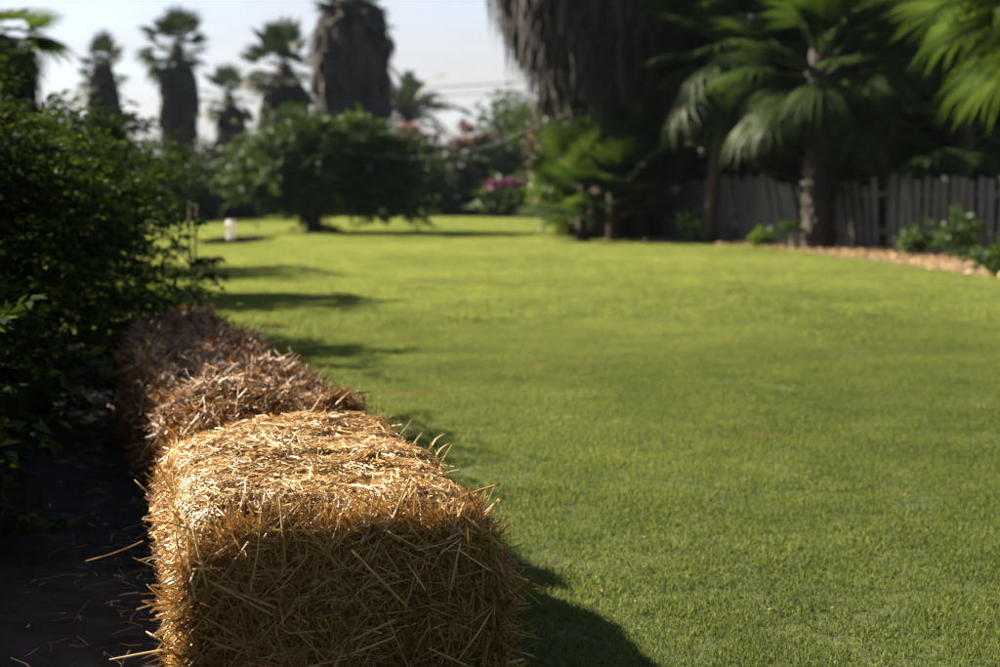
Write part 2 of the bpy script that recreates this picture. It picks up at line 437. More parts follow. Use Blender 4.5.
def straws(P, D, N, L, W_, rg, bend=0.06):
    """ridged ribbons: P centre, D direction, N outward normal, L length, W_ width"""
    n = len(P)
    s = unit(np.cross(D, N)); up = unit(np.cross(s, D))
    roll = rg.uniform(-0.9, 0.9, n)[:, None]
    s2 = s * np.cos(roll) + up * np.sin(roll); u2 = -s * np.sin(roll) + up * np.cos(roll)
    bn = (rg.normal(0, bend, n) * L)[:, None]; bs = (rg.normal(0, bend, n) * L)[:, None]
    out = []
    for k, t in enumerate((-0.5, 0.05, 0.5)):
        c = P + D * (L * t)[:, None] + (up * bn + s * bs) * (1 if k == 1 else 0)
        w = (W_ * (0.5, 0.5, 0.38)[k])[:, None]
        out += [c - s2 * w, c + u2 * w * 0.8, c + s2 * w]
    V = np.stack(out, 1).reshape(-1, 3)
    o = np.arange(n)[:, None] * 9
    Q = np.concatenate([o + np.array([[a, a + 1, a + 4, a + 3]]) for a in (0, 1, 3, 4)])
    return V, Q

def make_bale(label, corners, hgt, counts, stalks, mat, seed, bulge=0.03, skew=0.02, rough=1.0, lump=0.012, width=1.0, front_drop=0.0, group='straw bales in a row'):
    rg = np.random.default_rng(seed)
    cx = sum(p[0] for p in corners) / 4; cy = sum(p[1] for p in corners) / 4
    corners = [(x - cx, y - cy) for x, y in corners]
    root = empty('straw_bale', (cx, cy, 0), label, 'straw bale', group)
    vol = bale_surface(corners, hgt, bulge, skew, front_drop)
    # packed core, a lumpy closed block a little inside the loose straw
    mb = MB(); nu = 26
    for f, fn in FACES.items():
        u, v = np.meshgrid(np.linspace(0, 1, nu), np.linspace(0, 1, nu), indexing='ij')
        a, b, h = fn(u.ravel(), v.ravel())
        p = vol(a, b, h)
        c0 = np.array([0, 0, hgt * 0.45])
        p = c0 + (p - c0) * np.array([0.965, 0.965, 0.95])
        p = p + unit(p - c0) * lumps(p, lump, seed)[:, None]
        p[:, 2] = np.maximum(p[:, 2], 0.002)
        i = np.arange(nu - 1)[:, None] * nu + np.arange(nu - 1)[None, :]
        mb.add(p, np.stack([i, i + 1, i + nu + 1, i + nu], -1).reshape(-1, 4))
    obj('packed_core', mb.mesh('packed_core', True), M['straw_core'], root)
    allV, allQ, allR = [], [], []
    base = 0
    def sample(face, n):
        u = rg.random(n) * 1.04 - 0.02; v = rg.random(n) * 1.03 - 0.01
        if face != 'top': v = np.clip(v, 0.0, 1.02)
        fn = FACES[face]
        e = 1e-3
        p = vol(*fn(u, v)); pu = vol(*fn(u + e, v)) - p; pv = vol(*fn(u, v + e)) - p
        tu, tv = unit(pu), unit(pv)
        N = unit(np.cross(tu, tv))
        c0 = np.array([0, 0, hgt * 0.4])
        sg = np.sign(np.sum(N * (p - c0), 1))[:, None]
        N = N * sg
        p = p + N * lumps(p, lump, seed)[:, None]
        return p, N, tu, tv
    for face, (n, l0, l1, out_m, out_s, aniso) in counts.items():
        p, N, tu, tv = sample(face, n)
        an = rg.random(n) * np.pi
        if aniso: an = aniso[0] + rg.normal(0, aniso[1], n)
        sgn = np.where(rg.random(n) < 0.5, -1, 1)[:, None]
        tilt = np.abs(rg.normal(out_m, out_s, n)) * rough
        D = unit((tu * np.cos(an)[:, None] + tv * np.sin(an)[:, None]) * sgn + N * tilt[:, None])
        L = l0 + (l1 - l0) * rg.random(n) ** 2.2
        Wd = rg.uniform(0.0010, 0.0034, n) * width
        big = rg.random(n) < 0.05; Wd = np.where(big, Wd * 1.7, Wd)
        depth = rg.uniform(-0.014, 0.006, n)
        p = p + N * depth[:, None] + D * (L * 0.22)[:, None] * (tilt > 0.5)[:, None]
        V, Q = straws(p, D, N, L, Wd, rg)
        V[:, 2] = np.maximum(V[:, 2], 0.004)
        allV.append(V); allQ.append(Q + base); base += len(V)
        r = np.clip(rg.beta(1.5, 1.8, n) + np.where(rg.random(n) < 0.05, 0.35, 0), 0, 1)
        allR.append(np.repeat(r, 9))
    me = mesh_np('loose_straw', np.concatenate(allV), np.concatenate(allQ), np.concatenate(allR))
    tag(obj('loose_straw', me, mat, root), kind='stuff')
    # single long stalks one can pick out
    kinds = []
    for k in range(6):
        mbk = MB(); n = 7
        t = np.linspace(0, 1, n); bend = rg.normal(0, 0.05, 2)
        P = np.stack([bend[0] * np.sin(np.pi * t), t - 0.5, bend[1] * np.sin(np.pi * t) * 0.6], 1)
        R = np.full(n, 0.018); R[3] *= 1.25; R[-1] *= 0.6
        V, F = tube(P, R, 5)
        mbk.add(V, F, rg.uniform(0.45, 1.0))
        kinds.append(mbk.mesh('stalk'))
        kinds[-1].materials.append(mat)
    for face, n, l0, l1, out in stalks:
        p, N, tu, tv = sample(face, n)
        for i in range(n):
            an = rg.random() * np.pi
            D = unit(tu[i] * math.cos(an) + tv[i] * math.sin(an) + N[i] * abs(rg.normal(0, out)))
            L = rg.uniform(l0, l1)
            o = obj('stalk', kinds[int(rg.integers(6))], None, root)
            q = Vector(D).to_track_quat('Y', 'Z')
            wd = rg.uniform(0.55, 1.25) * 0.1
            o.matrix_local = Matrix.LocRotScale(Vector(p[i] + N[i] * 0.004 + D * L * 0.15 * (out > 0.3)), q, Vector((wd, L, wd)))
    return root, kinds, (cx, cy)

def place_stalk(root, cxy, kinds, k, p0, p1, w=0.1):
    """one hand-placed stalk between two world points"""
    a = Vector(p0) - Vector((*cxy, 0)); b = Vector(p1) - Vector((*cxy, 0))
    o = obj('stalk', kinds[k], None, root)
    o.matrix_local = Matrix.LocRotScale((a + b) / 2, (b - a).to_track_quat('Y', 'Z'), Vector((w, (b - a).length, w)))
    return o

c1 = [(-0.480, 2.13), (-0.022, 2.25), (-0.295, 3.13), (-0.70, 2.88)]
b1, k1, o1 = make_bale('golden straw bale nearest of all with its top in full sun', c1, 0.375,
    {'top': (34000, 0.010, 0.066, 0.06, 0.16, None), 'front': (14000, 0.02, 0.17, 0.08, 0.18, None), 'left': (14000, 0.012, 0.062, 0.5, 0.5, None),
     'right': (6500, 0.02, 0.09, 0.2, 0.35, None), 'back': (2500, 0.02, 0.09, 0.2, 0.3, None)},
    [('top', 55, 0.05, 0.13, 0.12), ('front', 95, 0.10, 0.26, 0.12), ('left', 35, 0.06, 0.14, 0.6), ('right', 25, 0.06, 0.13, 0.7)],
    M['straw'], 21, bulge=0.03, skew=0.012, lump=0.018, front_drop=0.022)
place_stalk(b1, o1, k1, 0, at(143, 541, 2.62), at(86, 561, 2.50), 0.07)
place_stalk(b1, o1, k1, 1, at(352, 550, 2.16), at(412, 612, 2.10), 0.11)
place_stalk(b1, o1, k1, 2, at(447, 540, 2.20), at(499, 499, 2.30), 0.11)
place_stalk(b1, o1, k1, 3, at(462, 497, 2.34), at(500, 484, 2.36), 0.12)
place_stalk(b1, o1, k1, 4, at(432, 447, 2.70), at(445, 434, 2.74), 0.12)
place_stalk(b1, o1, k1, 5, at(437, 456, 2.62), at(449, 444, 2.66), 0.12)

c2 = [(-0.71, 3.06), (-0.325, 3.26), (-0.61, 4.03), (-0.94, 3.88)]
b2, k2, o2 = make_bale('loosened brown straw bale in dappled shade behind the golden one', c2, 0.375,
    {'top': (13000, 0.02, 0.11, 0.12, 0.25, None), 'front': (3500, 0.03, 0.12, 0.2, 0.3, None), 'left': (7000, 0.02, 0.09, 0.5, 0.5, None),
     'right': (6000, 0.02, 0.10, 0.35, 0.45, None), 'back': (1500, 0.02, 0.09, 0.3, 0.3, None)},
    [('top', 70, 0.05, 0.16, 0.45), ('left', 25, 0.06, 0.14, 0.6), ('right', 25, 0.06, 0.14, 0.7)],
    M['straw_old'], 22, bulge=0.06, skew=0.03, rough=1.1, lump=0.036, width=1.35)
c3 = [(-1.02, 3.93), (-0.66, 4.10), (-0.93, 4.93), (-1.26, 4.74)]
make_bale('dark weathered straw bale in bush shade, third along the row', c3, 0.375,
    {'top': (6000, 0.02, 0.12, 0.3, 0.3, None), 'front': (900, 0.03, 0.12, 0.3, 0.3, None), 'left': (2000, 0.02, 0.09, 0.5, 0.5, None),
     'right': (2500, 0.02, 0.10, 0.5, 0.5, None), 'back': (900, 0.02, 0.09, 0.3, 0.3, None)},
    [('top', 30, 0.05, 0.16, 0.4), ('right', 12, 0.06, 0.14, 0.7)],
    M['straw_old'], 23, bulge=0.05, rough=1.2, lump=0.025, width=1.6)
c4 = [(-1.30, 4.82), (-0.96, 5.0), (-1.20, 5.78), (-1.52, 5.60)]
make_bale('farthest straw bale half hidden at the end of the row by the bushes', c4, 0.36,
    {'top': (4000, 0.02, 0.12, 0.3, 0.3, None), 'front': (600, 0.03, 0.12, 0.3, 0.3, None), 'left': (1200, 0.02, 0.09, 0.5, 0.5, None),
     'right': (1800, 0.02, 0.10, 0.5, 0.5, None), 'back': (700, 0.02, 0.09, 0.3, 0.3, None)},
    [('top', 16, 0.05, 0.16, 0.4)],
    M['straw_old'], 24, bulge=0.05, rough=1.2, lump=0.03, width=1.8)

# ------------------------------------------------------------------ foliage
def leaf_cloud(rg, blobs, n_clumps, sprays, leaves, leaf_len, leaf_w, spray_len, flat=0.35, clump_r=0.22, shell=0.55):
    """leaves set in pairs along short twigs; twigs gather in clumps through the blobs' volume"""
    blobs = np.asarray(blobs, float)
    vol = blobs[:, 3] * blobs[:, 4] * blobs[:, 5]
    bi = rg.choice(len(blobs), n_clumps, p=vol ** 0.7 / (vol ** 0.7).sum())
    d = unit(rg.normal(size=(n_clumps, 3)))
    rad = shell + (1 - shell) * rg.random(n_clumps)
    rad = np.where(rg.random(n_clumps) < 0.25, rg.random(n_clumps) * shell, rad)
    cc = blobs[bi, :3] + d * rad[:, None] * blobs[bi, 3:6]
    tone = rg.normal(0, 0.16, n_clumps)
    # twigs
    ns = n_clumps * sprays
    ci = np.repeat(np.arange(n_clumps), sprays)
    scale = blobs[bi[ci], 3:6].mean(1)
    o = cc[ci] + rg.normal(size=(ns, 3)) * (clump_r * scale)[:, None] * np.array([1, 1, 0.7])
    D = d[ci] + rg.normal(size=(ns, 3)) * 0.8
    D[:, 2] = D[:, 2] * flat + 0.05
    D = unit(D)
    Ls = spray_len * rg.uniform(0.5, 1.3, ns)
    n = ns * leaves
    si = np.repeat(np.arange(ns), leaves)
    t = np.tile(np.linspace(0.1, 1, leaves), ns)
    side = np.tile(np.where(np.arange(leaves) % 2 == 0, 1.0, -1.0), ns)[:, None]
    up = np.array([0, 0, 1.0])
    Sd = unit(np.cross(D, up)[si] + rg.normal(size=(n, 3)) * 0.25)
    P = o[si] + D[si] * (t * Ls[si])[:, None] - up * (0.18 * t ** 2 * Ls[si])[:, None]
    ld = unit(Sd * side + D[si] * rg.uniform(0.2, 1.0, n)[:, None] + rg.normal(size=(n, 3)) * 0.3 - up * rg.uniform(-0.1, 0.35, n)[:, None])
    nn = unit(up + rg.normal(size=(n, 3)) * 0.55)
    sd = unit(np.cross(ld, nn))
    l = leaf_len * rg.uniform(0.6, 1.25, n); w = leaf_w * rg.uniform(0.7, 1.2, n) / 2
    fold = unit(np.cross(sd, ld)) * (w * 0.35)[:, None]
    A = P; C = P + ld * l[:, None] - up * (0.12 * l)[:, None]
    m = P + ld * (l * 0.45)[:, None]
    V = np.stack([A, m + sd * w[:, None] + fold, C, m - sd * w[:, None] + fold], 1).reshape(-1, 3)
    Q = np.arange(n)[:, None] * 4 + np.array([[0, 1, 2, 3]])
    r = np.clip(0.45 + tone[ci][si] + rg.normal(0, 0.17, n), 0, 1)
    return V, Q, np.repeat(r, 4), cc

def woody(rg, cc, base_r, n_limbs, height, stems=1, spread=0.25):
    """tapered trunk(s) with limbs reaching some of the leaf clumps"""
    mb = MB()
    tops = []
    for s in range(stems):
        a = rg.random() * 6.28; e = spread * rg.uniform(0.4, 1.0) * (stems > 1)
        top = np.array([math.cos(a) * e, math.sin(a) * e, height * rg.uniform(0.85, 1.1)])
        b0 = np.array([math.cos(a), math.sin(a), 0]) * (base_r * 1.2 if stems > 1 else 0.0); b0[2] = -0.03
        t = np.linspace(0, 1, 6)[:, None]
        P = b0 * (1 - t) + top * t + np.sin(t * 3.1) * rg.normal(0, 0.05 * height, 3) * np.array([1, 1, 0])
        mb.add(*tube(P, base_r * (1 - 0.55 * t[:, 0]) * np.where(t[:, 0] == 0, 1.35, 1), 8, True, 0.06, rg))
        tops.append(top)
    pick = rg.choice(len(cc), min(n_limbs, len(cc)), replace=False)
    for i in pick:
        o = tops[int(rg.integers(len(tops)))]; e = cc[i]
        o = o * rg.uniform(0.6, 1.0)
        t = np.linspace(0, 1, 5)[:, None]
        P = o * (1 - t) + e * t; P[:, 2] -= 0.12 * np.linalg.norm(e - o) * np.sin(t[:, 0] * np.pi) * 0.5
        mb.add(*tube(P, base_r * 0.42 * (1 - 0.75 * t[:, 0]), 5))
    return mb.mesh('trunk', True)

def tree(name, label, cat, loc, blobs, mat, seed, clumps, sprays, leaves, leaf_len, leaf_w, spray_len, trunk_r, trunk_h, limbs=10, stems=1,
         flat=0.35, clump_r=0.22, shell=0.55, group=None, spread=0.25, bark='bark'):
    rg = np.random.default_rng(seed)
    root = empty(name, loc, label, cat, group)
    V, Q, R, cc = leaf_cloud(rg, blobs, clumps, sprays, leaves, leaf_len, leaf_w, spray_len, flat, clump_r, shell)
    V[:, 2] = np.maximum(V[:, 2], 0.01)
    obj('trunk', woody(rg, cc, trunk_r, limbs, trunk_h, stems, spread), M[bark], root)
    tag(obj('crown', mesh_np('crown', V, Q, R), M[mat], root), kind='stuff')
    return root

# bushes beside the bales
BG = 'bushes beside the straw bales'
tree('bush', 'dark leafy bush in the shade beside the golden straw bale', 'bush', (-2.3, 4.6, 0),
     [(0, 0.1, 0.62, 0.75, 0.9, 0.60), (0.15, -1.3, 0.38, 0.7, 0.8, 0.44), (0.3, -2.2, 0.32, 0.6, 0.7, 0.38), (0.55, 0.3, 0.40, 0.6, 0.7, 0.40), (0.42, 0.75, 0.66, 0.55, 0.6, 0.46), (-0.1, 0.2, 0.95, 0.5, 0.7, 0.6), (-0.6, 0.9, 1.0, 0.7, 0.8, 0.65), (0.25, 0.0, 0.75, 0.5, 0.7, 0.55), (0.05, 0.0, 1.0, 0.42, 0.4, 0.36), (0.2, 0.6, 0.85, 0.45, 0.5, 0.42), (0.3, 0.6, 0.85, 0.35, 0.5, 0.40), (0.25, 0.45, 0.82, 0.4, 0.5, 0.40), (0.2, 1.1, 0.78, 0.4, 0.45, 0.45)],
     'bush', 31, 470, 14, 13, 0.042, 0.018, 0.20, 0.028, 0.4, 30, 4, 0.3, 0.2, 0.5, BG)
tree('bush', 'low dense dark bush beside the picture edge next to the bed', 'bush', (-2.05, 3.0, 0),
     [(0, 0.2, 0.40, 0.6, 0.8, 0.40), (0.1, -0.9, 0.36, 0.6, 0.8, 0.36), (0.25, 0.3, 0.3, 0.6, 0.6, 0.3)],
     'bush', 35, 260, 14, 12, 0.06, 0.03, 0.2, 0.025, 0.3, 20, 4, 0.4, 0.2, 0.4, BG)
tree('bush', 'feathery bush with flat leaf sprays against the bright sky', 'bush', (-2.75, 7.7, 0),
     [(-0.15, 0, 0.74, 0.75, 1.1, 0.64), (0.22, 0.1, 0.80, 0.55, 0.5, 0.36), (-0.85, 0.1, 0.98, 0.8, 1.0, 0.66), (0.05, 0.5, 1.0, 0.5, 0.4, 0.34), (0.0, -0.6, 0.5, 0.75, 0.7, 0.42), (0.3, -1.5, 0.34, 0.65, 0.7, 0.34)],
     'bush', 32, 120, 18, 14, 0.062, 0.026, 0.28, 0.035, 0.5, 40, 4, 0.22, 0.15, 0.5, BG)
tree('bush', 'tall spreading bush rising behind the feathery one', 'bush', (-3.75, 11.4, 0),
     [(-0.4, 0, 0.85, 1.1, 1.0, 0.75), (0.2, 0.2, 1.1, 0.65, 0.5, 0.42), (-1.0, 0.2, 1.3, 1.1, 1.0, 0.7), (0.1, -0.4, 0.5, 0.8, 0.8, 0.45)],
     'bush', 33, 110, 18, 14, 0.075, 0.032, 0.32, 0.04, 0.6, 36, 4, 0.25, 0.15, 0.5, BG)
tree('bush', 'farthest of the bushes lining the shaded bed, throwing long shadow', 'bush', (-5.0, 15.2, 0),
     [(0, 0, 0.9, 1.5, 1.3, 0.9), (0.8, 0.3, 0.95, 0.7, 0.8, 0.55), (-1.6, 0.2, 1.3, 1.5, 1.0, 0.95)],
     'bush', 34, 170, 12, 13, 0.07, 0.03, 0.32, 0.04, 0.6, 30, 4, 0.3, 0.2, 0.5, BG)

# slender sapling with drooping leaves, dark against the lawn
def sapling(loc):
    rg = np.random.default_rng(5)
    root = empty('sapling', loc, 'slender sapling with drooping leaves silhouetted against bright lawn', 'sapling')
    Y = loc[1]; o = np.array(loc)
    def W_(px, py, dy=0): return np.array(at(px, py, Y + dy)) - o
    st = MB()
    for pts in ([(192, 330), (191, 280), (189, 240), (190, 200)], [(197, 330), (197, 285), (195, 245), (197, 205)]):
        P = np.array([W_(*p) for p in pts]); P[0, 2] = -0.02
        st.add(*tube(P, np.linspace(0.011, 0.006, 4), 6))
    for pts in ([(191, 285), (205, 262), (222, 256)], [(191, 272), (206, 272), (222, 273)], [(190, 258), (200, 258), (206, 256)], [(178, 272), (186, 262), (191, 250)]):
        P = np.array([W_(*p) for p in pts]); st.add(*tube(P, np.linspace(0.006, 0.003, 3), 5))
    obj('stem', st.mesh('stem', True), M['bark'], root)
    hubs = [(206, 256), (217, 256), (216, 271), (205, 272), (222, 272), (199, 258), (181, 244), (180, 270)]
    for hx, hy in hubs:
        mb = MB()
        c = W_(hx, hy)
        for k in range(6):
            a = rg.uniform(0, 6.28); dr = rg.uniform(0.4, 1.2)
            d = unit(np.array([math.cos(a), math.sin(a) * 0.7, -dr])); s = unit(np.cross(d, [0.3, 1, 0.2]))
            l = rg.uniform(0.07, 0.13); w = l * 0.17
            V = np.array([c, c + d * l * .45 + s * w, c + d * l, c + d * l * .45 - s * w])
            mb.add(V, np.array([[0, 1, 2, 3]]), rg.random() * .5)
        obj('leaf_cluster', mb.mesh('leaf_cluster'), M['bush'], root)
sapling((-1.98, 9.0, 0))

# ------------------------------------------------------------------ palms
def fan_mesh(name, rg, pet, rad, nseg, span, droop, mat, lift=0.0, split=0.52):
    mb = MB()
    t = np.linspace(0, 1, 5)
    P = np.stack([np.zeros(5), t * pet, lift * np.sin(t * np.pi)], 1)
    mb.add(*tube(P, np.linspace(0.022, 0.012, 5), 5), 0.9)
    hub = np.array([0, pet, 0.0])
    th = np.linspace(-span, span, nseg)
    dth = th[1] - th[0]
    for k, a in enumerate(th):
        R = rad * (1 - 0.22 * abs(a / span) ** 2) * rg.uniform(0.9, 1.05)
        def pt(r, off, z):
            aa = a + off
            return hub + np.array([math.sin(aa) * r, math.cos(aa) * r, z])
        cup = 0.10 * abs(math.sin(a))
        dz = lambda r: -droop * (r / rad) ** 2.4 * rad + cup * r
        rm, rq = R * split, R * 0.78
        tipo = rg.normal(0, 0.06)
        V = np.array([hub, pt(rm, -dth * .5, dz(rm) - 0.012), pt(rm, 0, dz(rm) + 0.018), pt(rm, dth * .5, dz(rm) - 0.012),
                      pt(rq, -dth * .22 + tipo * .5, dz(rq)), pt(rq, dth * .22 + tipo * .5, dz(rq)),
                      pt(R, tipo, dz(R) - droop * 0.25 * rad * rg.uniform(0.2, 1.2))])
        mb.add(V, np.array([[0, 1, 2], [0, 2, 3], [1, 4, 2], [2, 4, 5], [2, 5, 3], [4, 6, 5]]), np.clip(rg.normal(0.5, 0.16), 0, 1))
    me = mb.mesh(name)
    me.materials.append(M[mat])
    return me

FAN = [fan_mesh('frond', rng, 0.75, 0.88, 34, 1.8, d, 'frond', 0.0, 0.40) for d in (0.10, 0.25, 0.5)]
FAR_FAN = [fan_mesh('frond', rng, 0.95, 0.85, 20, 1.9, d, 'far_frond') for d in (0.05, 0.25)]

def skirt_mesh(rg, profile, n, strip_len, w, mat_core=True, splay=0.25):
    """hanging dead fronds round the trunk: profile = [(z, radius)] from the bottom up"""
    pz = np.array([p[0] for p in profile]); pr = np.array([p[1] for p in profile])
    mb = MB()
    zz = np.linspace(pz[0] + 0.1, pz[-1], 9); P = np.stack([0 * zz, 0 * zz, zz], 1)
    mb.add(*tube(P, np.interp(zz, pz, pr) * 0.72, 14, True, 0.05, rg), 0.1)
    per = 9                                   # strips that belong to one dead fan
    nf = n // per + 1
    zf = np.repeat(pz[0] + (pz[-1] - pz[0]) * rg.random(nf) ** 0.85, per)[:n]; af = np.repeat(rg.random(nf) * 2 * np.pi, per)[:n]
    rf = np.repeat(rg.uniform(0.86, 1.1, nf), per)[:n]; tf = np.repeat(rg.normal(0, 0.22, nf), per)[:n]; cf = np.repeat(rg.normal(0.45, 0.2, nf), per)[:n]
    z = zf + rg.normal(0, 0.04, n); a = af + rg.normal(0, 0.05, n)
    fan = np.tile(np.linspace(-0.42, 0.42, per), nf)[:n] + tf
    r = rf * np.interp(z, pz, pr) * (1.0 - 0.3 * rg.random(n) ** 2) * rg.uniform(0.92, 1.06, n)
    L = strip_len * rg.uniform(0.5, 1.4, n); ww = w * rg.uniform(0.5, 1.3, n)
    out = np.stack([np.cos(a), np.sin(a), 0 * a], 1); tan = np.stack([-np.sin(a), np.cos(a), 0 * a], 1)
    top = out * r[:, None] + np.stack([0 * z, 0 * z, z], 1)
    d1 = unit(np.array([0, 0, -1.0]) + out * rg.uniform(-0.05, splay, n)[:, None] + tan * (fan + rg.normal(0, 0.06, n))[:, None])
    d2 = unit(np.array([0, 0, -1.0]) + out * rg.uniform(-0.35, 0.05, n)[:, None] + tan * (fan * 0.6 + rg.normal(0, 0.15, n))[:, None])
    m = top + d1 * (L * 0.55)[:, None]; e = m + d2 * (L * 0.45)[:, None]
    s = unit(tan + out * rg.normal(0, 0.6, n)[:, None]) * ww[:, None] / 2
    V = np.stack([top - s * .5, top + s * .5, m + s, m - s, e], 1).reshape(-1, 3)
    o = np.arange(n)[:, None] * 5
    mb.add(V, [o + np.array([[0, 1, 2, 3]]), o + np.array([[3, 2, 4]])], np.repeat(np.clip(cf + rg.normal(0, 0.1, n), 0, 1), 5))
    return mb.mesh('dead_frond_skirt')

def palm(label, base, top_z, trunk_r, fans, n_fronds, scale, seed, skirt=None, skirt_n=1200, strip=0.8, strip_w=0.06, lean=(0, 0),
         el_hi=80, el_lo=-45, boots=False, group=None, splay=0.25, name='fan_palm', spread=0.0):
    rg = np.random.default_rng(seed)
    root = empty(name, base, label, 'palm tree', group)
    t = np.linspace(0, 1, 9)
    P = np.stack([lean[0] * t ** 1.4, lean[1] * t ** 1.4, -0.05 + (top_z + 0.05) * t], 1)
    V, F = tube(P, trunk_r * (1.15 - 0.3 * t) * np.where(t < 0.02, 1.25, 1), 12, True, 0.04, rg)
    obj('trunk', mesh_np('trunk', V, F, None, True), M['palm_bark'], root)
    if boots:
        mb = MB(); nb = int(top_z / 0.011)
        for i in range(nb):
            z = top_z * (i + 0.5) / nb; a = i * 2.39996
            rr = trunk_r * (1.12 - 0.3 * z / top_z)
            o_ = np.array([math.cos(a), math.sin(a), 0]); tn = np.array([-math.sin(a), math.cos(a), 0]); up = np.array([0, 0, 1.0])
            w = rg.uniform(0.05, 0.08); h = rg.uniform(0.10, 0.17); pr = rg.uniform(0.05, 0.11)
            c = o_ * rr * 0.97 + up * z
            V = np.array([c - tn * w, c + tn * w, c + tn * w * .5 + up * h + o_ * pr, c - tn * w * .5 + up * h + o_ * pr,
                          c - tn * w * .45 + up * h * .8, c + tn * w * .45 + up * h * .8])
            mb.add(V, [np.array([[0, 1, 2, 3], [3, 2, 5, 4]]), np.array([[0, 3, 4], [1, 5, 2]])], rg.uniform(0.3, 1.0))
        tag(obj('leaf_bases', mb.mesh('leaf_bases'), M['dead'], root), kind='stuff')
    if skirt:
        s = obj('dead_frond_skirt', skirt_mesh(rg, skirt, skirt_n, strip, strip_w, splay=splay), M['dead'], root)
        tag(s, kind='stuff')
        s.location = (lean[0] * 0.75, lean[1] * 0.75, 0)
    crown = Vector((lean[0], lean[1], top_z))
    for i in range(n_fronds):
        u = (i + 0.5) / n_fronds
        az = i * 2.39996 + rg.normal(0, 0.15)
        el = math.radians(el_hi + (el_lo - el_hi) * u ** 0.9 + rg.normal(0, 7))
        me = fans[min(len(fans) - 1, int(u * len(fans) + rg.random() * 0.6))]
        o = obj('frond', me, None, root)
        q = Matrix.Rotation(az, 3, 'Z') @ Matrix.Rotation(el, 3, 'X') @ Matrix.Rotation(rg.normal(0, 0.25), 3, 'Y')
        sc = scale * rg.uniform(0.85, 1.12)
        o.matrix_local = Matrix.LocRotScale(crown + Vector((0, 0, -spread * u)), q.to_quaternion(), Vector((sc, sc, sc)))
    return root

def base_at(px, Y, z=0.0):
    p = at(px, 300, Y); return (p.x, Y, z)
def zat(py, Y): return at(500, py, Y).z

FG = 'tall palms behind the hedges'
# tall palms on the far side
palm('tallest far palm, its thick shaggy skirt rising out of frame', base_at(355, 50), 7.65, 0.42, FAR_FAN, 64, 0.92, 41,
     [(2.2, 1.05), (4.5, 1.20), (6.5, 1.30), (7.5, 0.8)], 3600, 0.95, 0.16, group=FG, el_lo=-88, spread=1.7, splay=0.5)
palm('lone palm with round crown and dark skirt above the feathery bush', base_at(187, 64), zat(46, 64), 0.38, FAR_FAN, 34, 1.1, 42,
     [(2.5, 0.62), (4.5, 0.80), (zat(78, 64), 0.84), (zat(56, 64), 0.35)], 1900, 0.8, 0.10, (-0.2, 0), group=FG, el_lo=-55, spread=0.35, splay=0.4)
palm('small leaning palm between the lone palm and the clustered ones', base_at(246, 72), zat(95, 72), 0.36, FAR_FAN, 28, 1.0, 43,
     [(1.5, 0.9), (3.0, 0.75), (4.6, 0.66), (zat(104, 72), 0.3)], 1400, 0.7, 0.10, (-0.75, 0), group=FG, el_lo=-50, spread=0.35, splay=0.4)
palm('shorter palm leaning close against the tallest one', base_at(290, 56), zat(64, 56), 0.38, FAR_FAN, 36, 1.1, 44,
     [(1.6, 1.1), (3.6, 1.05), (zat(90, 56), 0.85), (zat(70, 56), 0.35)], 1900, 0.8, 0.10, (-0.1, 0), group=FG, el_lo=-60, spread=0.5, splay=0.4)
palm('shaggy palm top showing just over the bushes', base_at(110, 58), zat(62, 58), 0.36, FAR_FAN, 40, 0.75, 45,
     [(2.5, 0.6), (4.2, 0.7), (zat(66, 58), 0.4)], 1500, 0.8, 0.10, group=FG, el_lo=-85, spread=1.6)

# feather palm
def feather_mesh(rg, L, n, ll, arch):
    mb = MB(); t = np.linspace(0, 1, 9)
    P = np.stack([0 * t, t * L * (1 - 0.12 * t), arch * (t - 1.5 * t ** 2.2) * L], 1)
    mb.add(*tube(P, np.linspace(0.04, 0.01, 9), 5), 0.7)
    for k in range(n):
        u = 0.12 + 0.88 * k / (n - 1)
        c = np.array([np.interp(u, t, P[:, j]) for j in range(3)])
        for s in (-1, 1):
            d = unit(np.array([s * 0.75, 0.75, -0.12 + rg.normal(0, .12)])); l = ll * (1 - 0.5 * abs(u - 0.45) * 1.6) * rg.uniform(.85, 1.1)
            w = np.array([0.02 * s * .4, -0.02, 0.0])
            e = c + d * l - np.array([0, 0, 0.18 * l])
            mb.add(np.array([c - w, c + w, c + d * l * .5 + w * 1.4, e, c + d * l * .5 - w * 1.4]), [np.array([[0, 1, 2, 4]]), np.array([[4, 2, 3]])], rg.uniform(.3, .9))
    me = mb.mesh('frond'); me.materials.append(M['far_frond']); return me
FEATHER = [feather_mesh(rng, 2.6, 26, 0.55, a) for a in (0.35, 0.6)]
palm('feather palm with arching fronds in the gap of open sky', base_at(408, 66), zat(126, 66), 0.3, FEATHER, 24, 1.25, 46, group=FG, el_hi=82, el_lo=-5, name='feather_palm')

# drooping palm at the picture's upper corner, over the bushes
palm('dark drooping fan palm above the near bushes by the bed', base_at(4, 12.5), zat(34, 12.5), 0.14, FAN, 26, 0.46, 47,
     [(0.9, 0.30), (1.6, 0.40), (zat(40, 12.5), 0.25)], 700, 0.4, 0.05, el_hi=35, el_lo=-80)

